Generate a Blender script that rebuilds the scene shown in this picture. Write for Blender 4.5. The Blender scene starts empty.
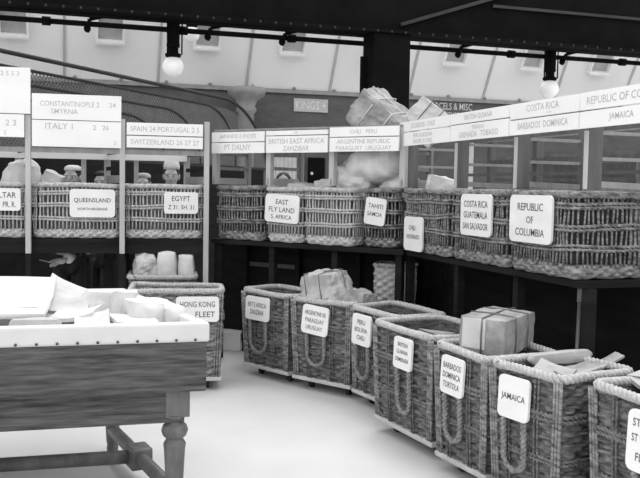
import bpy, bmesh, math, random
from mathutils import Vector, Matrix, noise
R = math.radians
C = bpy.context.scene.collection
rnd = random.Random(7)

# ------------------------------------------------------------------ materials
def mat(name, lo, hi=None, rough=0.65, scale=(6, 6, 6), detail=5, bump=0.0, spec=0.3, emit=0.0, metal=0.0):
    m = bpy.data.materials.new(name); m.use_nodes = True
    nt = m.node_tree; b = nt.nodes['Principled BSDF']
    b.inputs['Roughness'].default_value = rough
    b.inputs['Specular IOR Level'].default_value = spec
    b.inputs['Metallic'].default_value = metal
    if hi is None: hi = lo
    tc = nt.nodes.new('ShaderNodeTexCoord'); mp = nt.nodes.new('ShaderNodeMapping')
    mp.inputs['Scale'].default_value = scale
    nz = nt.nodes.new('ShaderNodeTexNoise'); nz.inputs['Scale'].default_value = 1.0
    nz.inputs['Detail'].default_value = detail; nz.inputs['Roughness'].default_value = 0.6
    cr = nt.nodes.new('ShaderNodeValToRGB')
    cr.color_ramp.elements[0].position = 0.32; cr.color_ramp.elements[1].position = 0.68
    cr.color_ramp.elements[0].color = (lo, lo, lo, 1); cr.color_ramp.elements[1].color = (hi, hi, hi, 1)
    L = nt.links
    L.new(tc.outputs['Object'], mp.inputs['Vector']); L.new(mp.outputs['Vector'], nz.inputs['Vector'])
    L.new(nz.outputs['Fac'], cr.inputs['Fac']); L.new(cr.outputs['Color'], b.inputs['Base Color'])
    if bump:
        bp = nt.nodes.new('ShaderNodeBump'); bp.inputs['Strength'].default_value = bump; bp.inputs['Distance'].default_value = 0.01
        L.new(nz.outputs['Fac'], bp.inputs['Height']); L.new(bp.outputs['Normal'], b.inputs['Normal'])
    if emit:
        b.inputs['Emission Color'].default_value = (1, 1, 1, 1); b.inputs['Emission Strength'].default_value = emit
    return m

M = dict(
    floor=mat('pale_concrete', 0.53, 0.61, 0.7, (0.9, 0.9, 0.9), 8),
    wall=mat('grey_brick_paint', 0.085, 0.115, 0.8, (3, 3, 8)),
    vault=mat('white_plaster', 0.80, 0.90, 0.8, (0.35, 0.35, 0.35), 5),
    seam=mat('grey_seam', 0.42, 0.5),
    glass=mat('dull_rooflight', 0.36, 0.46, 0.4),
    sill=mat('white_sill', 0.85, 0.9),
    black=mat('black_iron', 0.004, 0.008, 0.85, (3, 3, 3), 5, 0, 0.08),
    iron=mat('dark_iron', 0.022, 0.035, 0.55, (5, 5, 5)),
    irong=mat('worn_iron_edge', 0.025, 0.045, 0.6, (2, 2, 2)),
    palecol=mat('pale_column_paint', 0.24, 0.32, 0.7),
    board=mat('white_sign_paint', 0.82, 0.88, 0.6, (2, 2, 4)),
    card=mat('white_card', 0.78, 0.86, 0.6, (4, 4, 9)),
    ink=mat('faded_ink', 0.42, 0.55),
    inkd=mat('dark_ink', 0.07, 0.12),
    inkw=mat('white_lettering', 0.55, 0.65),
    wood=mat('rack_wood', 0.22, 0.32, 0.65, (14, 14, 1.6), 6),
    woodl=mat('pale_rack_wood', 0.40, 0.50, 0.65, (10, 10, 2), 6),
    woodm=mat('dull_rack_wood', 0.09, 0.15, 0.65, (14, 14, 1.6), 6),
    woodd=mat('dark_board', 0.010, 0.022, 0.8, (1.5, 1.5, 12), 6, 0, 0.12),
    table=mat('table_wood', 0.022, 0.115, 0.5, (3.5, 12, 55), 9, 0.35),
    tleg=mat('turned_leg_wood', 0.09, 0.17, 0.45, (14, 14, 4), 6),
    rimw=mat('tray_rim_paint', 0.55, 0.64, 0.6, (3, 3, 3)),
    nail=mat('nail_iron', 0.05, 0.07),
    wickl=mat('pale_wicker', 0.34, 0.58, 0.6, (40, 40, 30), 3),
    wickm=mat('mid_wicker', 0.06, 0.36, 0.6, (16, 16, 60), 3),
    wickd=mat('brown_wicker', 0.020, 0.22, 0.55, (12, 12, 75), 4, 0.4),  # pale streaks paint highlights on the rods, dark ones the gaps between
    rope=mat('pale_rope', 0.34, 0.52, 0.75, (40, 40, 40), 3),
    roped=mat('worn_rope', 0.08, 0.22, 0.75, (40, 40, 40), 3),
    lining=mat('gap_shade', 0.03, 0.06, 0.8, (9, 9, 4)),  # dark tone paints the shade between basket stakes; packet heaps share it
    gap_sheetl=mat('pale_gap_sheet', 0.10, 0.26, 0.8, (14, 14, 3)),
    ropem=mat('handle_rope', 0.15, 0.30, 0.75, (40, 40, 40), 3),
    skid=mat('worn_skid_wood', 0.40, 0.55, 0.7, (8, 8, 8)),
    paper=mat('white_paper', 0.50, 0.64, 0.75, (4, 4, 4), 5, 0.25),
    paper2=mat('cream_paper', 0.36, 0.52, 0.75, (6, 6, 6), 5, 0.3),
    kraft=mat('brown_kraft_paper', 0.20, 0.46, 0.7, (5, 5, 5), 6, 0.5),
    sack=mat('canvas_sack', 0.50, 0.72, 0.85, (7, 7, 7), 6, 0.6),
    string=mat('twine', 0.55, 0.65),
    stringd=mat('dark_twine', 0.12, 0.18),
    skin=mat('skin', 0.36, 0.46, 0.55, (9, 9, 9)),
    coat=mat('dark_coat', 0.014, 0.028, 0.9, (12, 12, 12)),
    hair=mat('dark_hair', 0.012, 0.022, 0.6, (60, 60, 20)),
    cloth=mat('white_cloth', 0.60, 0.72, 0.85, (12, 12, 12)),
    eyew=mat('eye_white', 0.7), eyed=mat('eye_dark', 0.02),
    globe=mat('opal_glass', 0.85, 0.88, 0.25, (3, 3, 3), 2, 0, 0.5, 0.12),
    wire=mat('wire_mesh', 0.14, 0.20, 0.6),
)

# ------------------------------------------------------------------ mesh helper
class MB:
    def __init__(s): s.v = []; s.f = []; s.sm = []
    def add(s, vs, fs, smooth=False):
        o = len(s.v); s.v += [tuple(p) for p in vs]; s.f += [tuple(i + o for i in f) for f in fs]; s.sm += [smooth] * len(fs)
    def box(s, x0, y0, z0, x1, y1, z1):
        s.add([(x, y, z) for x in (x0, x1) for y in (y0, y1) for z in (z0, z1)],
              [(0, 1, 3, 2), (4, 6, 7, 5), (0, 4, 5, 1), (2, 3, 7, 6), (0, 2, 6, 4), (1, 5, 7, 3)])
    def bar(s, p, q, w, h, up=(0, 0, 1)):
        """a straight timber from p to q: w across, h along up"""
        p, q = Vector(p), Vector(q); d = (q - p).normalized(); up = Vector(up)
        if abs(d.dot(up)) > 0.98: up = Vector((0, 1, 0)) if abs(d.y) < 0.9 else Vector((1, 0, 0))
        a = d.cross(up).normalized() * (w / 2); b = a.cross(d).normalized() * (h / 2)
        vs = [c + i * a + j * b for c in (p, q) for i, j in ((-1, -1), (1, -1), (1, 1), (-1, 1))]
        s.add(vs, [(0, 1, 2, 3), (7, 6, 5, 4), (0, 4, 5, 1), (1, 5, 6, 2), (2, 6, 7, 3), (3, 7, 4, 0)])
    def slab(s, a, b, n, w, z0, z1):
        """a board whose front edge runs a->b (2D), going back w along n, between z0 and z1"""
        ps = [(a[0], a[1]), (b[0], b[1]), (b[0] + n[0] * w, b[1] + n[1] * w), (a[0] + n[0] * w, a[1] + n[1] * w)]
        s.add([(x, y, z) for z in (z0, z1) for x, y in ps], [(3, 2, 1, 0), (4, 5, 6, 7), (0, 1, 5, 4), (1, 2, 6, 5), (2, 3, 7, 6), (3, 0, 4, 7)])
    def tube(s, path, r, n=6, closed=False, caps=True):
        P = [Vector(p) for p in path]; m = len(P); rs = r if isinstance(r, (list, tuple)) else [r] * m
        prev = None; vs = []
        for i in range(m):
            if closed: t = P[(i + 1) % m] - P[i - 1]
            else: t = P[min(i + 1, m - 1)] - P[max(i - 1, 0)]
            t = t.normalized() if t.length > 1e-9 else Vector((0, 0, 1))
            if prev is None:
                u = Vector((0, 0, 1)) if abs(t.z) < 0.9 else Vector((1, 0, 0))
                a = t.cross(u).normalized()
            else:
                a = prev - t * prev.dot(t); a.normalize()
            prev = a; b = t.cross(a)
            for k in range(n):
                w = 2 * math.pi * k / n
                vs.append(P[i] + (a * math.cos(w) + b * math.sin(w)) * rs[i])
        fs = []
        for i in range(m if closed else m - 1):
            j = (i + 1) % m
            for k in range(n):
                l = (k + 1) % n
                fs.append((i * n + k, i * n + l, j * n + l, j * n + k))
        if not closed and caps:
            fs.append(tuple(range(n - 1, -1, -1))); fs.append(tuple((m - 1) * n + k for k in range(n)))
        s.add(vs, fs, True)
    def twist(s, path, r, strands=2, pitch=0.05, n=5, closed=False, k=0.62):
        """a rope: strands wound round a path"""
        P = [Vector(p) for p in path]; m = len(P)
        d = [0.0]
        for i in range(1, m): d.append(d[-1] + (P[i] - P[i - 1]).length)
        tot = d[-1] + ((P[0] - P[-1]).length if closed else 0)
        turns = max(1, round(tot / pitch)) if closed else tot / pitch
        for q in range(strands):
            out = []
            for i in range(m):
                t = (P[(i + 1) % m] - P[i - 1]) if closed else (P[min(i + 1, m - 1)] - P[max(i - 1, 0)])
                t.normalize(); u = Vector((0, 0, 1)) if abs(t.z) < 0.8 else Vector((0, 1, 0))
                a = t.cross(u).normalized(); b = t.cross(a)
                w = 2 * math.pi * (turns * d[i] / tot + q / strands)
                out.append(P[i] + (a * math.cos(w) + b * math.sin(w)) * r * 0.5)
            s.tube(out, r * k, n, closed)
    def lathe(s, prof, c=(0, 0, 0), n=24):
        vs = [(c[0] + r * math.cos(2 * math.pi * k / n), c[1] + r * math.sin(2 * math.pi * k / n), c[2] + z) for r, z in prof for k in range(n)]
        fs = [(i * n + k, i * n + (k + 1) % n, (i + 1) * n + (k + 1) % n, (i + 1) * n + k) for i in range(len(prof) - 1) for k in range(n)]
        fs += [tuple(range(n - 1, -1, -1)), tuple((len(prof) - 1) * n + k for k in range(n))]
        s.add(vs, fs, True)
    def ball(s, c, rx, ry=None, rz=None, n=12):
        ry = ry or rx; rz = rz or rx
        vs = [(c[0], c[1], c[2] - rz)]
        for i in range(1, n):
            t = math.pi * i / n - math.pi / 2
            for k in range(n * 2):
                w = math.pi * k / n
                vs.append((c[0] + rx * math.cos(t) * math.cos(w), c[1] + ry * math.cos(t) * math.sin(w), c[2] + rz * math.sin(t)))
        vs.append((c[0], c[1], c[2] + rz)); q = 2 * n
        fs = [(0, 1 + (k + 1) % q, 1 + k) for k in range(q)]
        for i in range(n - 2):
            for k in range(q):
                fs.append((1 + i * q + k, 1 + i * q + (k + 1) % q, 1 + (i + 1) * q + (k + 1) % q, 1 + (i + 1) * q + k))
        e = len(vs) - 1
        fs += [(e, 1 + (n - 2) * q + k, 1 + (n - 2) * q + (k + 1) % q) for k in range(q)]
        s.add(vs, fs, True)
    def build(s, name, m, parent=None, world=False, fix=True):
        off = parent.location if (world and parent is not None) else Vector((0, 0, 0))
        me = bpy.data.meshes.new(name)
        me.from_pydata([(x - off[0], y - off[1], z - off[2]) for x, y, z in s.v], [], s.f)
        me.polygons.foreach_set('use_smooth', s.sm)
        if fix:
            bm = bmesh.new(); bm.from_mesh(me); bmesh.ops.recalc_face_normals(bm, faces=bm.faces); bm.to_mesh(me); bm.free()
        me.materials.append(m); me.update()
        o = bpy.data.objects.new(name, me); C.objects.link(o)
        if parent is not None: o.parent = parent
        return o

def tag(o, label=None, cat=None, group=None, kind=None):
    if label: o['label'] = label
    if cat: o['category'] = cat
    if group: o['group'] = group
    if kind: o['kind'] = kind
    return o
def thing(name, label, cat, loc=(0, 0, 0), yaw=0.0, group=None):
    o = bpy.data.objects.new(name, None); C.objects.link(o); o.empty_display_size = 0.1
    o.location = loc; o.rotation_euler = (0, 0, yaw)
    return tag(o, label, cat, group)
def bevel(o, w=0.004, seg=2):
    b = o.modifiers.new('bevel', 'BEVEL'); b.width = w; b.segments = seg; b.limit_method = 'ANGLE'; return o
def struct(mb, name, m, parent=None):
    o = mb.build(name, m, parent)
    if parent is None: o['kind'] = 'structure'
    return o

def lettering(lines, parent, m, place, name='lettering', extrude=0.0008):
    """lines: (text, x centre, z centre, height, max width). place(x, z) -> local point + uses place.u, place.n"""
    vs, fs = [], []
    for txt, x, z, h, wmax in lines:
        cu = bpy.data.curves.new('t', 'FONT'); cu.body = txt; cu.size = 1.0; cu.extrude = 0.0; cu.offset = .005; cu.resolution_u = 2
        ob = bpy.data.objects.new('t', cu); C.objects.link(ob)
        dg = bpy.context.evaluated_depsgraph_get(); me = ob.evaluated_get(dg).to_mesh()
        co = [v.co.copy() for v in me.vertices]; pf = [tuple(p.vertices) for p in me.polygons]
        ob.evaluated_get(dg).to_mesh_clear(); bpy.data.objects.remove(ob); bpy.data.curves.remove(cu)
        if not co: continue
        x0 = min(c.x for c in co); x1 = max(c.x for c in co); y0 = min(c.y for c in co); y1 = max(c.y for c in co)
        sy = h / max(y1 - y0, 1e-6); sx = min(sy, wmax / max(x1 - x0, 1e-6))
        o = len(vs)
        vs += [place((c.x - (x0 + x1) / 2) * sx + x, (c.y - (y0 + y1) / 2) * sy + z) for c in co]
        fs += [tuple(i + o for i in f) for f in pf]
    mb = MB(); mb.add(vs, fs); return mb.build(name, m, parent, fix=False)

# ------------------------------------------------------------------ wicker
def rr_pts(L, D, r, n):
    """n points with normals round a rounded rectangle, counter-clockwise from the front left corner"""
    a, b = L / 2 - r, D / 2 - r
    segs = [('l', (-a, -b - r), (a, -b - r), (0, -1)), ('c', (a, -b), -90), ('l', (a + r, -b), (a + r, b), (1, 0)), ('c', (a, b), 0),
            ('l', (a, b + r), (-a, b + r), (0, 1)), ('c', (-a, b), 90), ('l', (-a - r, b), (-a - r, -b), (-1, 0)), ('c', (-a, -b), 180)]
    lens = [2 * a if i % 4 == 0 else 2 * b if i % 4 == 2 else math.pi * r / 2 for i in range(8)]
    tot = sum(lens); out = []
    for k in range(n):
        d = tot * k / n; i = 0
        while d > lens[i]: d -= lens[i]; i += 1
        sg = segs[i]; t = d / lens[i]
        if sg[0] == 'l':
            out.append((sg[1][0] + (sg[2][0] - sg[1][0]) * t, sg[1][1] + (sg[2][1] - sg[1][1]) * t, sg[3][0], sg[3][1]))
        else:
            w = R(sg[2] + 90 * t); out.append((sg[1][0] + r * math.cos(w), sg[1][1] + r * math.sin(w), math.cos(w), math.sin(w)))
    return out

def weave(mb, L0, D0, L1, D1, z0, z1, ps=0.045, ph=0.020, amp=0.008, r=0.06, sw=3, seed=0, inner=0.02, sag=None):
    per = 2 * (L1 + D1) - 8 * r + 2 * math.pi * r
    ns = max(8, int(per / ps) // 2 * 2); nu = ns * sw
    nr = max(2, int((z1 - z0) / ph)); nv = nr * 3
    A = rr_pts(L0, D0, r, nu); B = rr_pts(L1, D1, r, nu)
    vs = []; rg = random.Random(seed); ph0 = [rg.uniform(-.25, .25) for _ in range(nr + 1)]; am = [rg.uniform(.75, 1.25) for _ in range(nr + 1)]
    for j in range(nv + 1):
        t = j / nv; row = min(j // 3, nr - 1); fz = abs(math.sin(math.pi * (j % 3) / 3)) if j < nv else 0
        bul = 0.012 * math.sin(math.pi * t)
        for i in range(nu):
            a, b = A[i], B[i]
            x = a[0] + (b[0] - a[0]) * t; y = a[1] + (b[1] - a[1]) * t
            s = i / sw
            d = amp * 1.15 * am[row] * math.cos(math.pi * s + ph0[row]) * (-1) ** row * fz + amp * .45 * (fz - .5)
            z = z0 + (z1 - z0) * t + 0.003 * math.sin(i * .37 + row)
            d += bul + .004 * noise.noise((x * 9, y * 9, z * 9 + seed))
            vs.append((x + b[2] * d, y + b[3] * d, z))
    fs = [(j * nu + i, j * nu + (i + 1) % nu, (j + 1) * nu + (i + 1) % nu, (j + 1) * nu + i) for j in range(nv) for i in range(nu)]
    mb.add(vs, fs, True)
    # plain inner face, top lip and bottom
    k = len(mb.v); vs = []
    for t, z in ((1, z1), (0, z0 + .02)):
        for i in range(0, nu, sw):
            a, b = A[i], B[i]
            vs.append((a[0] + (b[0] - a[0]) * t - b[2] * inner, a[1] + (b[1] - a[1]) * t - b[3] * inner, z))
    m = nu // sw
    fs = [((i + 1) % m, i, m + i, m + (i + 1) % m) for i in range(m)] + [tuple(m + i for i in range(m))]
    mb.add(vs, fs, False)

def ring(L, D, r, z, n, out=0.0, wob=0.0, seed=0):
    return [(x + nx * out, y + ny * out, z + wob * noise.noise((x * 3 + seed, y * 3, seed * 1.7))) for x, y, nx, ny in rr_pts(L, D, r, n)]

def card_on(parent, x, z, w, h, y, lines, ink, tilt=0.0, lean=0.0, label=None):
    """a rounded white label card hanging on the front (-y) of a basket"""
    c, s = math.cos(tilt), math.sin(tilt)
    def place(a, b, d=0.0):
        return (x + a * c - b * s, y - d - b * lean, z + a * s + b * c)
    mb = MB(); r = min(w, h) * .13; pts = []
    for cx, cz, a0 in ((w / 2 - r, -h / 2 + r, -90), (w / 2 - r, h / 2 - r, 0), (-w / 2 + r, h / 2 - r, 90), (-w / 2 + r, -h / 2 + r, 180)):
        for q in range(5):
            a = R(a0 + 22.5 * q); pts.append((cx + r * math.cos(a), cz + r * math.sin(a)))
    n = len(pts)
    vs = [place(a, b, .006) for a, b in pts] + [place(a, b, -.008) for a, b in pts]
    mb.add(vs, [tuple(range(n)), tuple(range(2 * n - 1, n - 1, -1))] + [(i, (i + 1) % n, n + (i + 1) % n, n + i) for i in range(n)])
    o = mb.build('label_card', M['card'], parent)
    if lines:
        t = lettering([(s_, xx * w, zz * h, hh * h, w * .9 * ww) for s_, xx, zz, hh, ww in lines], o, M[ink], lambda a, b: place(a, b, .0075))
    return o

floor_group = 'tall wicker hampers standing on the floor'
def floor_basket(label, far, d, L, D, z1=0.715, card=None, seed=0, handle=True, tone='wickd', rim_m='rope'):
    """far: front corner at the left end; d: direction along the front face"""
    d = Vector(d).normalized(); n = Vector((-d.y, d.x)); c = Vector(far) + d * L / 2 + n * D / 2
    t = thing('wicker_hamper', label, 'basket', (c.x, c.y, 0), math.atan2(d.y, d.x), floor_group)
    z0 = 0.10; H = z1 - z0; L0, D0 = L - .05, D - .05
    mb = MB(); weave(mb, L0, D0, L, D, z0, z1, .052, .027, .012, seed=seed)
    mb.build('woven_body', M[tone], t)
    def dims(f): return L0 + (L - L0) * f, D0 + (D - D0) * f
    mb = MB()
    n_ = 190
    mb.twist(ring(L, D, .06, z1 + .006, n_, .0, .012, seed), .023, 3, .085, 6, True)
    mb.build('rope_rim', M[rim_m], t)
    for f, rad in ((.70, .013), (.36, .010)):
        a, b = dims(f); mb = MB()
        for q in (-1, 1): mb.twist(ring(a, b, .06, z0 + H * f + q * rad * .9, n_, .020, .006, seed + 3), rad, 2, .06, 5, True)
        mb.build('plaited_band', M['roped'], t)
    for sx in (-1, 1):
        for sy in (-1, 1):
            mb = MB()
            for q in (-.012, .008, .028):
                mb.tube([((L0 + (L - L0) * f) / 2 * sx + sx * (.012 - .018 * (q > 0) * 0) - sx * (.02 + q), ((D0 + (D - D0) * f) / 2 + .012) * sy, z0 + H * f) for f in (0, .25, .5, .75, 1)], .009, 5)
            mb.build('corner_stake', M['wickm'], t)
    mb = MB()
    for x in (-L * .22, L * .2):
        for q in (-.012, .012):
            mb.tube([(x * (.94 + .06 * f) + q, -(D0 + (D - D0) * f) / 2 - .016 - .010 * math.sin(math.pi * f), z0 + H * f) for f in (0, .2, .4, .6, .8, .98)], .006, 5)
    mb.build('front_stake', M['wickd'], t)
    mb = MB(); w = .028
    a, b = L0 + .05, D0 + .05
    mb.box(-a / 2, -b / 2, z0 - .02, a / 2, -b / 2 + .05, z0 + .012); mb.box(-a / 2, b / 2 - .05, z0 - .02, a / 2, b / 2, z0 + .012)
    mb.box(-a / 2, -b / 2 + .05, z0 - .02, -a / 2 + .05, b / 2 - .05, z0 + .012); mb.box(a / 2 - .05, -b / 2 + .05, z0 - .02, a / 2, b / 2 - .05, z0 + .012)
    mb.box(-a / 2 + .05, -b / 2 + .05, z0 - .015, a / 2 - .05, b / 2 - .05, z0)
    bevel(mb.build('base_frame', M['skid'], t), .008)
    for sx in (-1, 1):
        for sy in (-1, 1):
            x, y = sx * (a / 2 - .11), sy * (b / 2 - .13)
            mb = MB(); mb.tube([(x - .014, y, .03), (x + .014, y, .03)], .03, 14); mb.tube([(x, y, .045), (x, y, z0 - .018)], .012, 8)
            mb.build('caster', M['iron'], t)
    yf = -(D / 2) - .012
    if card:
        cx, w, h, lines, tilt = card
        zc = z1 - .03 - h / 2
        card_on(t, cx, zc, w, h, yf - .025, lines, 'inkd', tilt, -.04)
        if handle:
            zt = zc - h / 2 - .002; zb = z0 + H * .20; wd = w * .33
            P = []
            for q in range(41):
                u = q / 40
                if u < .35: p = (-wd, zt + (zb + wd - zt) * u / .35)
                elif u > .65: p = (wd, zb + wd + (zt - zb - wd) * (u - .65) / .35)
                else:
                    an = math.pi * (1 + (u - .35) / .3); p = (wd * math.cos(an), zb + wd + wd * math.sin(an))
                yy = -(D0 + (D - D0) * ((p[1] - z0) / H)) / 2 - .044
                P.append((cx + p[0], yy, p[1]))
            mb = MB(); mb.twist(P, .018, 2, .05, 6); mb.build('rope_handle', M['ropem'], t)
    return t

up_group = 'wicker baskets ranged along the upper shelves'
def shelf_basket(label, c, yaw, L, D, tone, card=None, seed=0, z0=1.152, z1=1.65, lining='lining', pitch=.034, dense=1):
    t = thing('wicker_basket', label, 'basket', (c[0], c[1], 0), yaw, up_group)
    H = z1 - z0; r = .05
    mb = MB(); weave(mb, L - .03, D - .03, L - .02, D - .02, z0 + .005, z0 + H * .17, .04, .022, .008, r, 3, seed); mb.build('woven_foot', M[tone], t)
    mb = MB(); N = int((2 * (L + D)) / pitch); rg = random.Random(seed)
    for i, (x, y, nx, ny) in enumerate(rr_pts(L - .02, D - .02, r, N)):
        k = rg.uniform(-.006, .006); q = rg.uniform(.0055, .0095)
        tx, ty = -ny, nx
        for e in range(dense):
            o = (e - (dense - 1) / 2) * pitch * .45
            P = [(x + nx * (.004 + .006 * math.sin(g * 2.2 + i)) + tx * (k * g * .3 + o), y + ny * (.004 + .006 * math.sin(g * 2.2 + i)) + ty * (k * g * .3 + o), z0 + H * (.14 + .84 * g / 4)) for g in range(5)]
            mb.tube(P, q, 5)
    mb.build('stakes_weave', M[tone], t)
    mb = MB()
    for f in (.36, .60, .84):
        for q in (-1, 1): mb.twist(ring(L, D, r, z0 + H * f + q * .011, 150, 0.004, .017, seed + f * 9), .011, 2, .07, 5, True)
    mb.build('twined_band', M[tone], t)
    mb = MB(); mb.twist(ring(L, D, r, z1 - .012, 170, .0, .010, seed), .022, 3, .08, 5, True); mb.build('plaited_rim', M[tone], t)
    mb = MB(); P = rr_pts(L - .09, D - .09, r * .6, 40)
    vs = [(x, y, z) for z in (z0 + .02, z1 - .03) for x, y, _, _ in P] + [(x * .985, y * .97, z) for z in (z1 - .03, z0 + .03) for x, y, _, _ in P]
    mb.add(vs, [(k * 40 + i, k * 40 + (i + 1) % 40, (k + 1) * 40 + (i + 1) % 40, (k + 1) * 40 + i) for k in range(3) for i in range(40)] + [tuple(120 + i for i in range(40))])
    mb.build('lining', M[lining], t)  # added sheet behind the stakes, its tone paints the shade in the gaps
    if card:
        cx, zc, w, h, lines, tilt = card
        card_on(t, cx, zc, w, h, -D / 2 - .030, lines, 'inkd', tilt)
    return t
# ------------------------------------------------------------------ setting
mb = MB(); mb.box(-12, -6, -0.2, 14, 24, 0); struct(mb, 'floor', M['floor'])
wd = Vector((.958, .286)); wm = Vector((.286, -.958)); W0 = Vector((-.054, 18.0))
def W(t, out=0.0): p = W0 + wd * t + wm * out; return (p.x, p.y)
mb = MB(); mb.slab(W(-12), W(16), (-wm.x, -wm.y), .3, 0, 3.65); struct(mb, 'wall_back', M['wall'])
# white cove that leans out over the wall, in bays
VH, VO = 4.2, 2.5
def V(t, f, out=0.0):
    p = W(t, f * VO + out * .86); return (p[0], p[1], 3.65 + f * VH - out * .51)
mb = MB()
vs = [V(t, f, o) for o in (0, -.12) for t in (-12, 16) for f in (0, 1)]
mb.add(vs, [(0, 2, 3, 1), (4, 5, 7, 6), (0, 1, 5, 4), (2, 6, 7, 3), (0, 4, 6, 2), (1, 3, 7, 5)])
struct(mb, 'ceiling', M['vault'])
mb = MB(); mb.slab(W(-12, .06), W(16, .06), (-wm.x, -wm.y), .06, 3.60, 3.68)
for k in range(-13, 18):
    mb.ball((*W(k * .875 + .3, .05), 3.70), .04, n=5)
struct(mb, 'trim_1', M['palecol'])
for k in range(-6, 9):
    t = k * 1.78 + .20
    mb = MB(); mb.bar(V(t, .0, .01), V(t, 1, .01), .05, .03, (wm.x * .86, wm.y * .86, -.51)); struct(mb, 'trim_%d' % (k + 8), M['seam'])
wn = 0
for k in range(-4, 6):
    t = k * 1.78 + .20 - .95 + .06 * (k % 2); wn += 1
    w2, f0, f1, dp = .24, .175, .30, .14
    mb = MB()
    for a, b in (((t - w2, f0), (t - w2, f1)), ((t + w2, f0), (t + w2, f1)), ((t - w2, f1), (t + w2, f1))):
        mb.bar(V(*a, dp / 2), V(*b, dp / 2), .03, dp, (wm.x * .86, wm.y * .86, -.51))
    f = struct(mb, 'window_%d' % wn, M['vault'])
    mb = MB(); vs = [V(t - w2, f0, .012), V(t + w2, f0, .012), V(t + w2, f1, .02), V(t - w2, f1, .02)]
    mb.add(vs + [V(t - w2, f0, .002), V(t + w2, f0, .002), V(t + w2, f1, .002), V(t - w2, f1, .002)], [(0, 1, 2, 3), (7, 6, 5, 4), (0, 4, 5, 1), (1, 5, 6, 2), (2, 6, 7, 3), (3, 7, 4, 0)])
    mb.build('window_pane', M['glass'], f)
    mb = MB(); mb.bar(V(t - w2 - .02, f0, dp / 2), V(t + w2 + .02, f0, dp / 2), .05, dp + .02, (wm.x * .86, wm.y * .86, -.51)); mb.build('window_sill', M['sill'], f)

# girder, pillars
gd = Vector((.954, .2985)); gn = Vector((-.2985, .954)); G0 = Vector((.628, 8.8))
def G(t, back=0.0): p = G0 + gd * t + gn * back; return (p.x, p.y)
mb = MB()
mb.slab(G(-8, -.02), G(11, -.02), gn, .04, 3.215, 5.2); mb.slab(G(-8, -.19), G(11, -.19), gn, .38, 3.215, 3.245)
struct(mb, 'ceiling_beam', M['black']); gird = bpy.data.objects['ceiling_beam']
mb = MB()
for k in range(-52, 72): mb.ball((*G(k * .15, -.185), 3.225), .014, n=4)
mb.build('rivet_row', M['iron'], gird)
mb = MB(); mb.bar((*G(1.2, -.04), 3.60), (*G(11, -.04), 3.60), .03, .03); mb.build('flange_strip', M['irong'], gird)
mb = MB(); mb.bar((*G(.15, -.05), 3.33), (*G(2.6, -.05), 4.15), .03, .035); mb.build('brace_strip', M['irong'], gird)
mb = MB(); mb.bar((*G(-6, -.04), 3.62), (*G(-.3, -.04), 3.62), .02, .03); mb.build('flange_strip', M['iron'], gird)
mb = MB()
def pil(a, b, n0, n1, z0, z1): mb.slab(G(a, n0), G(b, n0), gn, n1 - n0, z0, z1)
pil(-.175, .215, -.16, .16, .012, 3.212); pil(-.26, .30, -.24, .24, 0, .18); pil(-.235, .275, .04, .08, .18, 3.0)
struct(mb, 'pillar', M['black'])
mb = MB()
mb.lathe([(.30, 0), (.30, .25), (.19, .32), (.17, 1.2), (.155, 3.1), (.20, 3.14), (.20, 3.2), (.17, 3.24), (.22, 3.36), (.36, 3.46), (.38, 3.52), (.38, 3.60)], (*W(-1.68, .55), 0), 24)
o = struct(mb, 'pillar.001', M['palecol']); o.name = 'pale_column'

# pipe with couplings, hung under the girder
pp = thing('gas_pipe', 'long black iron gas pipe with couplings hung under the dark girder', 'pipe', (*G(0, .25), 3.165))
def gw(t, back=.25, z=3.165): p = G(t, back); return (p[0], p[1], z)
mb = MB(); mb.tube([gw(-8), gw(11)], .026, 10); mb.build('pipe_run', M['black'], pp, True)
for t in (-3.30, -2.02, -.92, .30, 1.60, 3.05, 4.3):
    mb = MB(); mb.tube([gw(t - .04), gw(t + .04)], .042, 10); mb.build('coupling', M['black'], pp, True)
for t in (-2.93, -1.78, -1.02, .95, 2.25, 3.35):
    mb = MB(); mb.bar(gw(t, .26, 3.09), gw(t + .02, .20, 3.20), .03, .03); mb.bar(gw(t + .02, .20, 3.20), gw(t + .16, .17, 3.235), .03, .03); mb.ball(gw(t, .25, 3.12), .035, n=6)
    mb.build('hanger', M['black'], pp, True)

def lamp(label, x, y, zg, top, group='opal globe lamps'):
    t = thing('hanging_globe_lamp', label, 'lamp', (x, y, zg - .1), 0, group)
    mb = MB(); mb.ball((0, 0, .1), .105, n=14); mb.build('globe', M['globe'], t)
    h = .1
    mb = MB(); mb.lathe([(.05, .19), (.075, .20), (.08, .225), (.055, .235), (.05, .25), (.05, .29), (.062, .29), (.066, .31), (.062, .33)], (0, 0, 0), 18); mb.build('gallery', M['black'], t)
    mb = MB(); mb.lathe([(.062, .32), (.064, .5), (.06, .55), (.03, .58), (.016, .60), (.016, top - zg + .1)], (0, 0, 0), 18); mb.build('burner_body', M['black'], t)
    for a in (0, 2.1, 4.2):
        mb = MB(); mb.tube([(.085 * math.cos(a), .085 * math.sin(a), z) for z in (.22, .40, .56)], .008, 6); mb.bar((.085 * math.cos(a), .085 * math.sin(a), .56), (0, 0, .57), .012, .012); mb.build('stay_rod', M['black'], t)
    return t
lamp('globe lamp hanging left of the dark pillar, above the spain and portugal sign', -1.46, 8.36, 2.80, 3.145)
lamp('globe lamp hanging at the right, half hidden behind the costa rica sign', 2.54, 9.61, 2.80, 3.145)
lamp('distant faint globe lamp high against the white cove, close to the nearer one', -1.76, 11.5, 3.67, 6.2)

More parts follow.
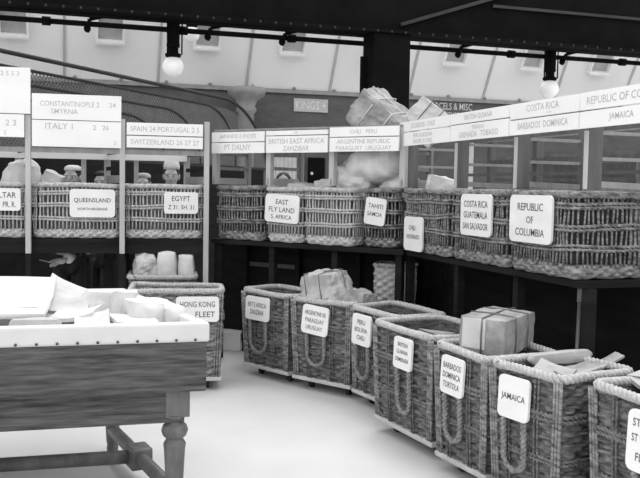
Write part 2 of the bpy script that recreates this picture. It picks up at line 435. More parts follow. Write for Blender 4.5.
# far wall signs
def wall_sign(name, label, t, z, w, h, lines, board, ink):
    p = W(t, .03); th = thing(name, label, 'sign', (p[0], p[1], z))
    def pl(a, b, d=0): q = W(t + a, .03 + d); return (q[0] - p[0], q[1] - p[1], b)
    mb = MB(); vs = [pl(a, b, d) for d in (0, -.025) for a, b in ((-w / 2, -h / 2), (w / 2, -h / 2), (w / 2, h / 2), (-w / 2, h / 2))]
    mb.add(vs, [(0, 1, 2, 3), (7, 6, 5, 4), (0, 4, 5, 1), (1, 5, 6, 2), (2, 6, 7, 3), (3, 7, 4, 0)])
    b = mb.build('sign_panel', M[board], th)
    lettering(lines, b, M[ink], lambda a, c: pl(a, c, .004))
wall_sign('wall_sign', 'grey sign reading kings in white letters on the far wall', -.20, 3.37, .74, .27, [('KINGS +', 0, 0, .17, .66)], 'seam', 'cloth')
wall_sign('wall_sign', 'long parcels sign in white letters on the far wall right of the pillar', 2.98, 3.42, 1.14, .36, [('PARCELS & MISC', 0, .07, .15, 1.06), ('OFFICE', 0, -.11, .10, .5)], 'wall', 'inkw')

# wire mesh screen running away into the hall
fs = thing('mesh_screen', 'wire mesh screen with curved tubular end rising behind the left shelves', 'screen', (-2.3, 11.6, 0))
f0 = Vector((-3.62, 8.43)); fe = Vector((.411, 1.0)).normalized()
def F(l, z): p = f0 + fe * l; return (p.x, p.y, z)
LF = 7.15
def top(l):
    k = LF - 1.75
    return 3.03 if l < k else 3.03 - 1.5 * (1 - math.sqrt(max(0, 1 - ((l - k) / 1.75) ** 2)))
mb = MB(); mb.tube([F(l, top(l)) for l in [LF * i / 60 for i in range(50)] + [LF - 1.2 * (1 - i / 24) ** 2 for i in range(1, 25)]] + [F(LF, 1.0), F(LF, 0)], .026, 8); mb.tube([F(0, 0), F(0, 3.03)], .026, 8); mb.build('tube_frame', M['irong'], fs, True)
for dz, end in ((.15, LF - 1.3), (.31, LF - 2.4), (.47, LF - 3.3)):
    k = end - 1.0
    P = [F(l, 3.03 - dz) for l in [k * i / 10 for i in range(11)]] + [F(k + math.sin(a), 3.03 - dz - .8 * (1 - math.cos(a))) for a in [math.pi / 2 * i / 10 for i in range(1, 11)]] + [F(end, 0)]
    mb = MB(); mb.tube(P, .018, 6); mb.build('inner_rail', M['irong'], fs, True)
mb = MB(); sp = .06
def clip(l0, z0, dl, dz):
    seg = []; l, z = l0, z0; st = .03; last = None
    while z < 3.1 and -1e-6 <= l <= LF + 1e-6:
        if z <= top(l) - .15: last = (l, z)
        else: break
        l += dl * st; z += dz * st
    if last and last[1] - z0 > .05: mb.bar(F(l0, z0), F(*last), .0075, .0075)
n_ = int(LF / sp)
for i in range(n_): clip(i * sp, .9, .707, .707); clip(i * sp, .9, -.707, .707)
for i in range(1, int(2.1 / sp)): clip(0, .9 + i * sp, .707, .707)
mb.build('wire_mesh', M['wire'], fs, True)
mb = MB(); mb.slab(F(0, 0)[:2], F(LF - .3, 0)[:2], (.92, -.38), .02, .02, 1.94); mb.build('shade_panel', M['woodd'], fs, True)  # dark sheet added to stand for the darkness behind the baskets
for z in (1.0, 1.96):
    mb = MB(); mb.bar(F(0, z), F(LF, z), .03, .04); mb.build('cross_rail', M['irong'], fs, True)

# dark partition and pale things beyond the shelves
mb = MB(); mb.slab((-8, 12.6), (-2.25, 14.3), (-.28, .96), .1, 0, 2.02); struct(mb, 'wall_partition', M['woodd'])
t = thing('cupboard', 'pale slatted cupboard seen through the shelf bay right of the middle sign', 'cupboard', (-.35, 12.2, 0))
mb = MB(); mb.box(-.42, -.2, 0, .42, .25, 2.09); mb.build('carcase', M['woodm'], t)
mb = MB()
for k in range(9): mb.box(-.40 + k * .057, -.225, 1.2, -.40 + k * .057 + .053, -.205, 2.07)
mb.build('slatted_door', M['cloth'], t)
mb = MB(); mb.box(.16, -.24, 1.2, .40, -.205, 2.07); d = mb.build('dark_door', M['black'], t)
mb = MB(); mb.ball((.22, -.25, 1.85), .022, n=6); mb.build('knob', M['cloth'], d)
t = thing('white_post', 'white painted post seen behind the shelf bay under the grenada sign', 'post', (1.83, 10.6, 0))
mb = MB(); mb.box(-.05, -.05, .02, .05, .05, 2.25); mb.build('shaft', M['cloth'], t)
mb = MB(); mb.box(-.09, -.09, 0, .09, .09, .02); mb.build('foot_plate', M['iron'], t)
t = thing('white_box', 'small white box on the floor between the two rows of hampers', 'box', (-.90, 8.55, 0))
mb = MB(); mb.box(-.12, -.1, 0, .12, .1, .17); bevel(mb.build('box_body', M['board'], t), .006)
mb = MB(); mb.box(-.125, -.105, .17, .125, .105, .19); mb.build('box_lid', M['board'], t)

# ------------------------------------------------------------------ racks
def sign(rack, a, b, n, z0, z1, strips, proud=.02, split=None):
    """painted sign strips from a to b (2D), fronts facing -n; strips bottom to top: (z0, z1, [lines])"""
    a, b, n = Vector(a), Vector(b), Vector(n).normalized(); d = (b - a).normalized(); Ln = (b - a).length - .020; c = (a + b) / 2
    o3 = rack.location
    for s0, s1, lines in strips:
        mb = MB(); p = c - d * Ln / 2 - n * proud; q = c + d * Ln / 2 - n * proud
        mb.slab(p, q, n, .018, s0 + .002, s1 - .003)
        bd = mb.build('sign_board', M['board'], rack, True)
        if lines:
            zc = (s0 + s1) / 2; H = s1 - s0
            def pl(x, z): r = c + d * x - n * (proud + .001); return (r.x - o3.x, r.y - o3.y, zc + z)
            lettering([(s_, xx * Ln, zz * H, hh * H, ww * Ln) for s_, xx, zz, hh, ww in lines], bd, M['ink'], pl)

# left rack
PL = [Vector(p) for p in ((-3.43, 7.42), (-2.607, 7.574), (-1.804, 7.731), (-1.057, 7.87))]
nl = Vector((-.188, .982)); bl = Vector((-.26, .49))
rk = thing('sorting_rack', 'wooden sorting rack at the left with constantinople and switzerland signs', 'rack', (-2.2, 7.9, 0))
for i, p in enumerate(PL):
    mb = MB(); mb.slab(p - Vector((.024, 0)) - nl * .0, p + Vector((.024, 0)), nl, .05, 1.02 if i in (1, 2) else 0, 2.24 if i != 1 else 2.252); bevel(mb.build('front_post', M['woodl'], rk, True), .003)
    if i in (1, 2): mb = MB(); mb.slab(p - Vector((.024, 0)), p + Vector((.024, 0)), nl, .05, 0, 1.018); mb.build('front_leg', M['woodd'], rk, True)  # same post below the shelf, coloured dark for the shade there
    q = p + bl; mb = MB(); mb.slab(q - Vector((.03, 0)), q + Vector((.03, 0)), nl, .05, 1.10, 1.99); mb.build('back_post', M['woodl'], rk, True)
    mb = MB(); mb.slab(q - Vector((.03, 0)), q + Vector((.03, 0)), nl, .05, 0, 1.098); mb.build('shaded_back_leg', M['woodd'], rk, True)  # shade under the shelf painted on the lower half of the post
    for z in (1.95, 1.80):
        mb = MB(); mb.bar((p.x, p.y + .05, z), (q.x, q.y, z), .02, .035); mb.build('side_rail', M['woodd'], rk, True)
    mb = MB(); mb.bar((p.x, p.y + .05, 1.70), (q.x, q.y, 1.70), .02, .07); mb.build('side_board', M['wood'], rk, True)
for a, b, f in ((1, 2, .73), (2, 3, .36)):
    q = PL[a].lerp(PL[b], f) + bl; mb = MB(); mb.slab(q - Vector((.022, 0)), q + Vector((.022, 0)), nl, .05, 1.10, 1.99); mb.build('back_post', M['woodl'], rk, True)
    mb = MB(); mb.slab(q - Vector((.022, 0)), q + Vector((.022, 0)), nl, .05, 0, 1.098); mb.build('shaded_back_leg', M['woodd'], rk, True)  # lower half again dark to paint the shade under the shelf
mb = MB(); mb.slab(PL[0] + nl * .055, PL[3] + nl * .055, nl, .47, 1.11, 1.15); mb.build('shelf_board', M['woodd'], rk, True)
mb = MB(); mb.slab(PL[0] + nl * .052, PL[3] + nl * .052, nl, .03, 1.02, 1.108); mb.build('shelf_apron', M['woodd'], rk, True)
mb = MB(); mb.slab(PL[0] + bl - nl * .03, PL[3] + bl - nl * .03, nl, .025, 1.885, 1.95); mb.build('back_rail', M['board'], rk, True)  # white strip added in place of daylight showing from beyond the rack
mb = MB(); mb.slab(PL[0] + nl * .01, PL[3] + nl * .01, nl, .03, 1.925, 1.968); mb.build('front_rail', M['wood'], rk, True)
G_ = Vector((.028, .005))
sign(rk, PL[0], PL[1] + Vector((.035, .007)), nl, 0, 0, [(2.258, 2.665, [('2 5 5 3', .30, .36, .10, .3)])])
sign(rk, PL[0], PL[1] - Vector((.018, 0)), nl, 0, 0, [ (2.05, 2.255, [('2 3', .36, .12, .26, .14), ('2', .30, -.30, .16, .1)])])
sign(rk, PL[1] + G_, PL[2], nl, 0, 0, [(2.215, 2.445, [('CONSTANTINOPLE 2', -.08, .12, .20, .66), ('24', .40, .12, .18, .12), ('SMYRNA', -.14, -.17, .20, .30)]), (1.975, 2.212, [('ITALY 1', -.2, .28, .22, .34), ('2   26', .27, .26, .18, .4), ('2', .43, -.3, .14, .1)])])
sign(rk, PL[2] + G_, PL[3] - G_ , nl, 0, 0, [(2.10, 2.215, [('SPAIN 24 PORTUGAL 2 5', 0, 0, .42, .9)]), (1.985, 2.095, [('SWITZERLAND 26 27 27', 0, 0, .42, .9)])])
for (a, b, lab, cx, zc, w, h, lines, tn, sd) in (
        (0, 1, 'wicker basket at the far left edge, its card cut off by the picture', .15, 1.50, .40, .20, [('GIBRALTAR', 0, .2, .25, .9), ('PR. R.', .26, -.22, .25, .3)], 'wickl', 1),
        (1, 2, 'pale wicker basket on the left shelf with the queensland card', .145, 1.475, .40, .255, [('QUEENSLAND', 0, .1, .18, .9), ('NORTH BRISBANE', 0, -.2, .09, .8)], 'wickl', 2),
        (2, 3, 'pale wicker basket on the left shelf with the egypt card', .15, 1.49, .31, .20, [('EGYPT', 0, .2, .24, .6), ('Z 31. SH. 31', 0, -.2, .2, .85)], 'wickl', 3)):
    p, q = PL[a], PL[b]; c = (p + q) / 2 + nl * .285
    shelf_basket(lab, c, math.atan2(.188, .982), (q - p).length - .062, .42, tn, (cx, zc, w, h, lines, 0), sd, lining='gap_sheetl', pitch=.036)

# middle rack
def S(s, back=0.0): return Vector((-1.03 + .837 * s + .547 * back, 8.05 - .547 * s + .837 * back))
nc = Vector((.547, .837)); yc = math.atan2(-.547, .837)
rk = thing('sorting_rack', 'wooden sorting rack in the middle with parcels heaped in and on it', 'rack', (*S(1, .3), 0))
def post(mbname, c, dv, nv, w, dp, z0, z1, m, rack):
    mb = MB(); mb.slab(c - dv * w / 2, c + dv * w / 2, nv, dp, z0, z1); return bevel(mb.build(mbname, M[m], rack, True), .003)
dc = Vector((.837, -.547))
for s in (.0, .635, 1.313, 2.0):
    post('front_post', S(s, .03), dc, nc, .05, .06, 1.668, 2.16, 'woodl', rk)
    post('back_post', S(s, .52), dc, nc, .05, .05, 1.152, 2.16, 'wood', rk); post('shaded_back_leg', S(s, .51), dc, nc, .05, .05, 0, 1.108, 'woodd', rk)  # back post turns dark below the shelf, shade put into its colour
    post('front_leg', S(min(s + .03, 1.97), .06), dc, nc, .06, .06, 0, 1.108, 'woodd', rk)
    for z in (1.96, 1.82):
        mb = MB(); mb.bar((*S(s, .09), z), (*S(s, .52), z), .02, .03); mb.build('side_rail', M['wood'], rk, True)
    mb = MB(); mb.bar((*S(s, .03), 1.70), (*S(s, .52), 1.70), .02, .06); mb.build('side_board', M['woodl'], rk, True)
mb = MB(); mb.slab(S(-.03, .03), S(2.03, .03), nc, .54, 1.11, 1.15); mb.build('shelf_board', M['woodd'], rk, True)
mb = MB(); mb.slab(S(0, .03), S(2.0, .03), nc, .54, 2.162, 2.18); mb.build('top_board', M['wood'], rk, True)
for k in range(4):
    mb = MB(); mb.slab(S(-.45, .575), S(2.14, .575), nc, .02, .08 + k * .26, .08 + k * .26 + .2595); mb.build('back_plank', M['woodd'], rk, True)
mb = MB(); mb.slab(S(-.02, .555), S(.6, .555), nc, .018, .86, .90); mb.build('moulding', M['woodm'], rk, True)
sign(rk, S(0), S(.635), nc, 0, 0, [(2.06, 2.155, [('JAPANESE E INDIES', 0, 0, .5, .86)]), (1.955, 2.057, [('PT DALNY', 0, .05, .5, .5)])])
sign(rk, S(.635), S(1.313), nc, 0, 0, [(2.11, 2.155, [('FIJI', 0, 0, .5, .12)]), (1.955, 2.107, [('BRITISH EAST AFRICA', 0, .18, .3, .9), ('ZANZIBAR', 0, -.24, .28, .42)])])
sign(rk, S(1.313), S(2.0), nc, 0, 0, [(2.085, 2.17, [('CHILI   PERU', 0, 0, .4, .8)]), (1.96, 2.082, [('ARGENTINE REPUBLIC', 0, .2, .3, .9), ('PARAGUAY  URUGUAY', 0, -.24, .3, .9)])])
for s0, s1, bk, lab, tn, crd, sd, pit in (
        (.03, .58, .02, 'dim wicker basket without a card at the far end of the middle shelf', 'wickm', None, 11, .036),
        (.62, 1.02, .02, 'short pale basket on the middle shelf with the east card', 'wickl', (0, 1.46, .37, .25, [('EAST', 0, .24, .18, .5), ('FLY LAND', 0, -.04, .18, .85), ('S. AFRICA', 0, -.3, .15, .7)], -.05), 12, .036),
        (1.05, 1.55, 0, 'pale open slatted basket under the argentine sign, heaped with sacks', 'wickl', None, 13, .034),
        (1.58, 1.92, .12, 'narrow dark basket with small card in the corner between the racks', 'wickm', (-.03, 1.46, .20, .23, [('TAHITI', 0, .2, .16, .8), ('SAMOA', 0, -.1, .16, .8)], -.12), 14, .034)):
    c = S((s0 + s1) / 2, bk + .23)
    shelf_basket(lab, c, yc, s1 - s0, .44, tn, crd, sd, lining='gap_sheetl' if tn == 'wickl' else 'lining', pitch=pit)

# right rack
def T(s, back=0.0): return Vector((.653 + .321 * s + .947 * back, 7.08 - .947 * s + .321 * back))
nr_ = Vector((.947, .321)); dr = Vector((.321, -.947)); yr = math.atan2(-.947, .321)
rk = thing('sorting_rack', 'wooden sorting rack on the right with costa rica and republic signs', 'rack', (*T(1.6, .3), 0))
for s in (.06, .92, 1.73, 2.46, 3.25):
    post('front_post', T(s, .042), dr, nr_, .035, .09, 1.668, 2.2, 'woodm', rk); post('lit_edge_strip', T(s, .028), dr, nr_, .030, .013, 1.668, 1.995, 'woodl', rk)  # pale strip paints the lit front edge, darker post its shaded side
    post('back_post', T(s, .52), dr, nr_, .05, .05, 1.152 if s < 3 else 0, 2.1, 'woodm', rk); post('shaded_back_leg', T(s, .51), dr, nr_, .05, .05, 0, 1.108, 'woodd', rk) if s < 3 else None  # lower back post coloured dark as shade under the shelf
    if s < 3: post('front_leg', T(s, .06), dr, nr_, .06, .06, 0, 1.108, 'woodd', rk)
    for z in (1.985, 1.84):
        mb = MB(); mb.bar((*T(s, .13), z), (*T(s, .54), z), .016, .02); mb.build('side_rail', M['wood'], rk, True)
    mb = MB(); mb.bar((*T(s, .03), 1.70), (*T(s, .54), 1.685), .025, .035); mb.build('side_board', M['wood'], rk, True)
for s0, s1 in ((.06, .92), (.92, 1.73), (1.73, 2.46), (2.46, 3.25)):
    for z in (2.06, 1.78):
        mb = MB(); mb.slab(T(s0, .56), T(s1, .56), nr_, .02, z - .012, z + .012); mb.build('back_rail', M['woodm'], rk, True)
mb = MB(); mb.slab(T(.06, .03), T(2.46, .03), nr_, .54, 1.11, 1.15); mb.build('shelf_board', M['woodd'], rk, True)
mb = MB(); mb.slab(T(-.33, .575), T(-.21, .575), nr_, .02, .03, 1.10); mb.build('back_plank', M['woodd'], rk, True)
for s in [i * .205 for i in range(-1, 17)]:
    mb = MB(); mb.slab(T(s, .575), T(s + .2048, .575), nr_, .02, .03, 1.10); mb.build('back_plank', M['woodd'], rk, True)
sign(rk, T(0), T(.92), nr_, 0, 0, [(2.115, 2.2, [('ECUADOR  CHILE', 0, 0, .45, .8)]), (2.0, 2.112, [('PERU & BOLIVIA', 0, .2, .3, .8), ('PACIFIC & CHILI', 0, -.22, .3, .8)])])
sign(rk, T(.92), T(1.73), nr_, 0, 0, [(2.12, 2.2, [('BRITISH GUIANA', 0, 0, .45, .8)]), (2.0, 2.117, [('TRINIDAD', 0, .24, .22, .3), ('GRENADA   TOBAGO', 0, -.16, .34, .7)])])
sign(rk, T(1.73), T(2.46), nr_, 0, 0, [(2.10, 2.2, [('COSTA RICA', 0, .08, .42, .48), ('SAN JOSE', .1, -.32, .12, .3)]), (2.0, 2.097, [('BARBADOS  DOMINICA', 0, .05, .42, .74)])])
sign(rk, T(2.46), T(3.25), nr_, 0, 0, [(2.10, 2.2, [('REPUBLIC OF COLUMBIA', 0, .0, .42, .86)]), (2.0, 2.097, [('JAMAICA', -.05, .0, .46, .34)])])
for s0, s1, lab, tn, crd, sd in (
        (.10, .90, 'brown wicker basket at the far end of the right shelf, card hung low', 'wickm', (-.14, 1.30, .34, .27, [('CHILI', -.05, .18, .14, .4), ('VALPARAISO', 0, -.08, .13, .8)], 0), 21),
        (.95, 1.70, 'brown wicker basket on the right shelf with the costa rica card', 'wickm', (.03, 1.485, .42, .285, [('COSTA RICA', 0, .26, .16, .86), ('GUATEMALA', 0, 0, .16, .86), ('SAN SALVADOR', 0, -.27, .16, .9)], 0), 22),
        (1.75, 2.42, 'brown wicker basket at the near shelf end with the republic of columbia card', 'wickm', (-.06, 1.485, .46, .29, [('REPUBLIC', 0, .25, .16, .7), ('OF', 0, -.02, .15, .2), ('COLUMBIA', 0, -.28, .16, .76)], 0), 23)):
    shelf_basket(lab, T((s0 + s1) / 2, .25), yr, s1 - s0, .5, tn, crd, sd, pitch=.034, dense=1)

# dim racking standing behind the right rack
rk = thing('storage_racking', 'dim wooden racking of posts and rails behind the right shelves', 'racking', (*T(1.4, 1.5), 0))
for s in (-.9, -.1, .7, 1.5, 2.3, 3.1):
    post('upright', T(s, 1.35), dr, nr_, .07, .07, 0, 2.25, 'woodm', rk)
    for z in (1.76, 1.98):
        mb = MB(); mb.bar((*T(s, 1.42), z), (*T(s, 1.80), z), .03, .03); mb.build('cross_rail', M['woodm'], rk, True)
for z, a in ((2.12, 'wood'), (1.90, 'woodm'), (1.66, 'wood'), (1.2, 'woodd')):
    mb = MB(); mb.slab(T(-.9, 1.33), T(3.1, 1.33), nr_, .018, z, z + .045); mb.build('long_rail', M[a], rk, True)
for k in range(5):
    mb = MB(); mb.slab(T(-.85 + k * .8, 1.84), T(-.15 + k * .8, 1.84), nr_, .02, .3, 2.0 - .09 * (k % 2)); mb.build('back_board', M['palecol' if k % 2 else 'seam'] if False else M['woodm'], rk, True)
# ------------------------------------------------------------------ floor hampers
floor_basket('wicker hamper on the floor at the left with the hong kong fleet card', (-1.50, 6.68), (.99, .14), .73, .46, .80, (.17, .34, .20, [('HONG KONG', 0, .2, .22, .9), ('FLEET', .18, -.2, .22, .5)], 0), 31, False, 'wickm')
floor_basket('farthest brown hamper of the curved row with the zanzibar card', (-.665, 7.43), (.48, -.5), .60, .42, .74, (-.06, .31, .20, [('BRT E AFRICA', 0, .16, .2, .86), ('ZANZIBAR', 0, -.16, .2, .66)], 0), 32)
floor_basket('brown hamper with the argentine and paraguay card, paper heaped above its rim', (-.215, 6.94), (.77, -.64), .61, .42, .74, (-.03, .27, .23, [('ARGENTINE RE', 0, .24, .15, .9), ('PARAGUAY', 0, -.02, .15, .8), ('URUGUAY', 0, -.27, .15, .7)], -.07), 33)
floor_basket('brown hamper standing directly right of the argentine and paraguay hamper', (.26, 6.5), (.478, -.878), .66, .40, .74, (-.13, .26, .23, [('PERU', 0, .25, .15, .6), ('BOLIVIA', 0, 0, .15, .8), ('CHILI', 0, -.25, .15, .6)], 0), 34)
floor_basket('wide brown hamper standing directly left of the barbados hamper', (.388, 5.75), (.425, -.905), .73, .55, .74, (.07, .22, .20, [('BRITISH', 0, .28, .13, .8), ('GUIANA', 0, .05, .13, .8), ('DEMERARA', 0, -.2, .13, .8)], 0), 35)
floor_basket('brown hamper with the barbados card, a tied parcel on its rim', (.70, 4.96), (.43, -.905), .50, .48, .74, (-.03, .22, .215, [('BARBADOS', 0, .25, .16, .86), ('DOMINICA', 0, 0, .16, .86), ('TORTOLA', 0, -.25, .16, .8)], -.02), 36)
floor_basket('brown hamper with the jamaica card and a long rope handle', (.925, 4.46), (.50, -.866), .50, .50, .74, (-.04, .22, .215, [('JAMAICA', 0, 0, .2, .86)], 0), 37)
floor_basket('nearest brown hamper at the right edge, its card cut off by the picture', (1.30, 3.97), (.39, -.92), .62, .55, .74, (.10, .26, .27, [('ST LUCIA', -.02, .3, .13, .8), ('ST VINCENT', 0, .05, .13, .86), ('FLEET', -.05, -.25, .13, .5)], 0), 38)

# ------------------------------------------------------------------ parcels, sacks, papers
def blob(sx, sy, sz, bulge=.06, crumple=.02, seed=0, n=10, ex=.16, peak=0.0):
    """a wrapped parcel: a box with softened corners, swollen faces and creases; base at z=0"""
    mb = MB(); idx = {}; vs = []; fs = []
    def vid(i, j, k):
        if (i, j, k) in idx: return idx[(i, j, k)]
        u, v, w = 2 * i / n - 1, 2 * j / n - 1, 2 * k / n - 1
        q = Vector((u, v, w)); m = max(abs(u), abs(v), abs(w)); sph = q.normalized() * m * 1.25
        q = q.lerp(sph, ex)
        fx = 1 + bulge * (1 - v * v) * (1 - w * w); fy = 1 + bulge * (1 - u * u) * (1 - w * w); fz = 1 + bulge * (1 - u * u) * (1 - v * v)
        tp = 1 - peak * (w + 1) / 2
        p = Vector((q.x * sx / 2 * fx * tp, q.y * sy / 2 * fy * tp, q.z * sz / 2 * fz))
        d = noise.noise(Vector((p.x * 7 + seed, p.y * 7, p.z * 7))) + .6 * noise.noise(Vector((p.x * 19, p.y * 19 + seed, p.z * 19)))
        p += q.normalized() * d * crumple
        idx[(i, j, k)] = len(vs); vs.append((p.x, p.y, p.z + sz / 2)); return idx[(i, j, k)]
    for a in range(n):
        for b in range(n):
            for c in (0, n):
                for ax in range(3):
                    pts = []
                    for da, db in ((0, 0), (1, 0), (1, 1), (0, 1)):
                        t = [a + da, b + db]; t.insert(ax, c); pts.append(vid(*t))
                    fs.append(tuple(pts))
    mb.add(vs, fs, False); return mb
def parcel(name, label, cat, loc, size, m, rot=(0, 0, 0), bulge=.06, crumple=.02, seed=0, ex=.16, peak=0.0, string=None, group=None, smooth=False, n=10):
    t = blob(*size, bulge, crumple, seed, n, ex, peak)
    if smooth: t.sm = [True] * len(t.f)
    o = t.build(name, M[m]); o.location = loc; o.rotation_euler = rot; tag(o, label, cat, group)
    if string:
        sx, sy, sz = size; e = 1.0 + bulge * .9; mb = MB(); r = .005
        def loop(w2, ax, off=0):
            P = []
            for u, v in ((-1, -1), (-.5, -1.04), (0, -1.06), (.5, -1.04), (1, -1), (1.05, 0), (1, 1), (.5, 1.04), (0, 1.06), (-.5, 1.04), (-1, 1), (-1.05, 0)):
                if ax == 'x': P.append((off, u * sy / 2 * 1.03, sz / 2 + v * sz / 2 * 1.04))
                else: P.append((u * sx / 2 * 1.03, off, sz / 2 + v * sz / 2 * 1.04))
            mb.tube(P, r, 5, True)
        loop(0, 'x', -sx * .18); loop(0, 'x', sx * .2); loop(0, 'y', 0)
        mb.build('string', M[string], o)
    return o
pg = 'parcels and sacks heaped at the middle rack'
x, y = S(1.66, .30); parcel('parcel', 'large crumpled parcel tipped on its corner on top of the middle rack', 'parcel', (x - .10, y + .02, 2.10), (.50, .34, .34), 'kraft', (R(8), R(42), yc + .1), .04, .035, 3, .08, 0, 'string', pg)
x, y = S(1.93, .36); parcel('parcel', 'white pointed parcel leaning behind the large one on the rack top', 'parcel', (x + .01, y, 2.09), (.32, .22, .32), 'paper', (R(-4), R(38), yc + .3), .03, .02, 4, .08, 0, 'stringd', pg)
x, y = S(1.62, .30); parcel('mail_sack', 'plump bulging sack under the argentine sign', 'sack', (x, y, 1.735), (.44, .34, .25), 'sack', (R(4), R(-5), yc), .22, .035, 5, .45, 0, None, pg, True)
x, y = S(1.36, .24); parcel('mail_bundle', 'white paper bundle overflowing the pale slatted basket', 'bundle', (x + .05, y, 1.63), (.34, .26, .19), 'paper', (R(10), R(18), yc + .2), .12, .035, 6, .25, 0, None, pg)
x, y = S(1.22, .20); parcel('mail_bundle', 'low rumpled paper bundle at the left end of the slatted basket', 'bundle', (x + .03, y, 1.60), (.26, .26, .14), 'paper2', (0, R(-12), yc), .12, .035, 7, .25, 0, None, pg)
x, y = S(1.76, .33); parcel('mail_sack', 'small pale sack below the plump one, right side', 'sack', (x + .04, y - .02, 1.57), (.26, .24, .20), 'sack', (0, R(8), yc), .2, .03, 8, .45, 0, None, pg, True)
x, y = S(.93, .22); parcel('mail_bundle', 'flat pale bundle on the short basket with the east card', 'bundle', (x, y, 1.56), (.26, .28, .12), 'paper2', (0, R(6), yc), .1, .02, 9, .2, 0, None, pg)
x, y = T(.30, .26); parcel('parcel', 'white paper parcel sticking out of the basket under the bolivia sign', 'parcel', (x, y, 1.60), (.30, .22, .14), 'paper', (0, R(12), yr + 1.25), .06, .02, 10, .12, 0, None, pg)
x, y = PL[0].lerp(PL[1], .86) + nl * .30; parcel('mail_sack', 'pale plump sack standing in the basket at the far left', 'sack', (x, y, 1.45), (.30, .24, .38), 'sack', (0, R(8), 0), .12, .035, 11, .35, .12, None, pg, True)
x, y = PL[1].lerp(PL[2], .15) + nl * .30; parcel('parcel', 'white wedge of paper at the left end of the queensland basket', 'parcel', (x, y, 1.56), (.17, .2, .20), 'paper', (0, R(24), .2), .04, .02, 12, .15, 0, None, pg)
# seen under the shelves
x, y = S(1.62, .32)
parcel('mail_bundle', 'big bright heap of paper rising out of the argentine hamper', 'bundle', (.08, 6.93, .66), (.40, .30, .30), 'paper2', (R(6), R(-8), -.7), .1, .04, 13, .2, .15, 'stringd', pg)
parcel('mail_bundle', 'crumpled pale bundle at the right end of the argentine hamper', 'bundle', (.29, 6.72, .63), (.22, .22, .22), 'kraft', (R(-6), R(12), -.7), .1, .03, 14, .2, .1, None, pg)
shelf_u = thing('wicker_basket', 'small pale basket half seen below the right shelf beside the dark leg', 'basket', (.66, 7.34, 0), -.3)
mb = MB(); weave(mb, .30, .26, .32, .28, .62, 1.0, .05, .03, .009, .05, 3, 5); mb.build('woven_body', M['wickl'], shelf_u)
mb = MB(); mb.twist(ring(.32, .28, .05, 1.0, 80), .02, 3, .07, 5, True); mb.build('plaited_rim', M['wickl'], shelf_u)
t = thing('low_stool', 'dark stool under the small pale basket below the right shelf', 'stool', (.66, 7.34, 0), -.3)
mb = MB(); mb.box(-.17, -.15, .58, .17, .15, .615); mb.build('seat', M['woodd'], t)
for sx in (-1, 1):
    for sy in (-1, 1):
        mb = MB(); mb.bar((sx * .15, sy * .13, 0), (sx * .13, sy * .11, .58), .035, .035); mb.build('leg', M['woodd'], t)
# basket of sacks behind the hong kong hamper
t = thing('wicker_hamper', 'pale-rimmed hamper of white sacks deep under the left shelf', 'basket', (-1.47, 7.95, 0), .17, floor_group)
mb = MB(); weave(mb, .56, .42, .60, .46, .08, .80, seed=41); mb.build('woven_body', M['wickd'], t)
mb = MB(); mb.twist(ring(.60, .46, .06, .81, 150), .024, 3, .085, 5, True); mb.build('rope_rim', M['rope'], t)
mb = MB(); mb.box(-.28, -.21, 0, .28, .21, .078); mb.build('base_frame', M['woodd'], t)
parcel('mail_sack', 'white crumpled sack in the hamper under the egypt basket', 'sack', (-1.60, 7.90, .74), (.20, .26, .28), 'paper', (0, R(-6), .2), .15, .04, 15, .4, .1, None, pg)
parcel('mail_sack', 'smooth white sack beside the crumpled one under the egypt basket', 'sack', (-1.43, 7.95, .74), (.17, .28, .30), 'cloth', (0, 0, .1), .06, .01, 16, .3, 0, None, pg, True)
parcel('mail_sack', 'smooth white sack against the rack post under the egypt basket', 'sack', (-1.26, 8.0, .74), (.14, .26, .27), 'cloth', (0, 0, .1), .06, .01, 17, .3, 0, None, pg, True)

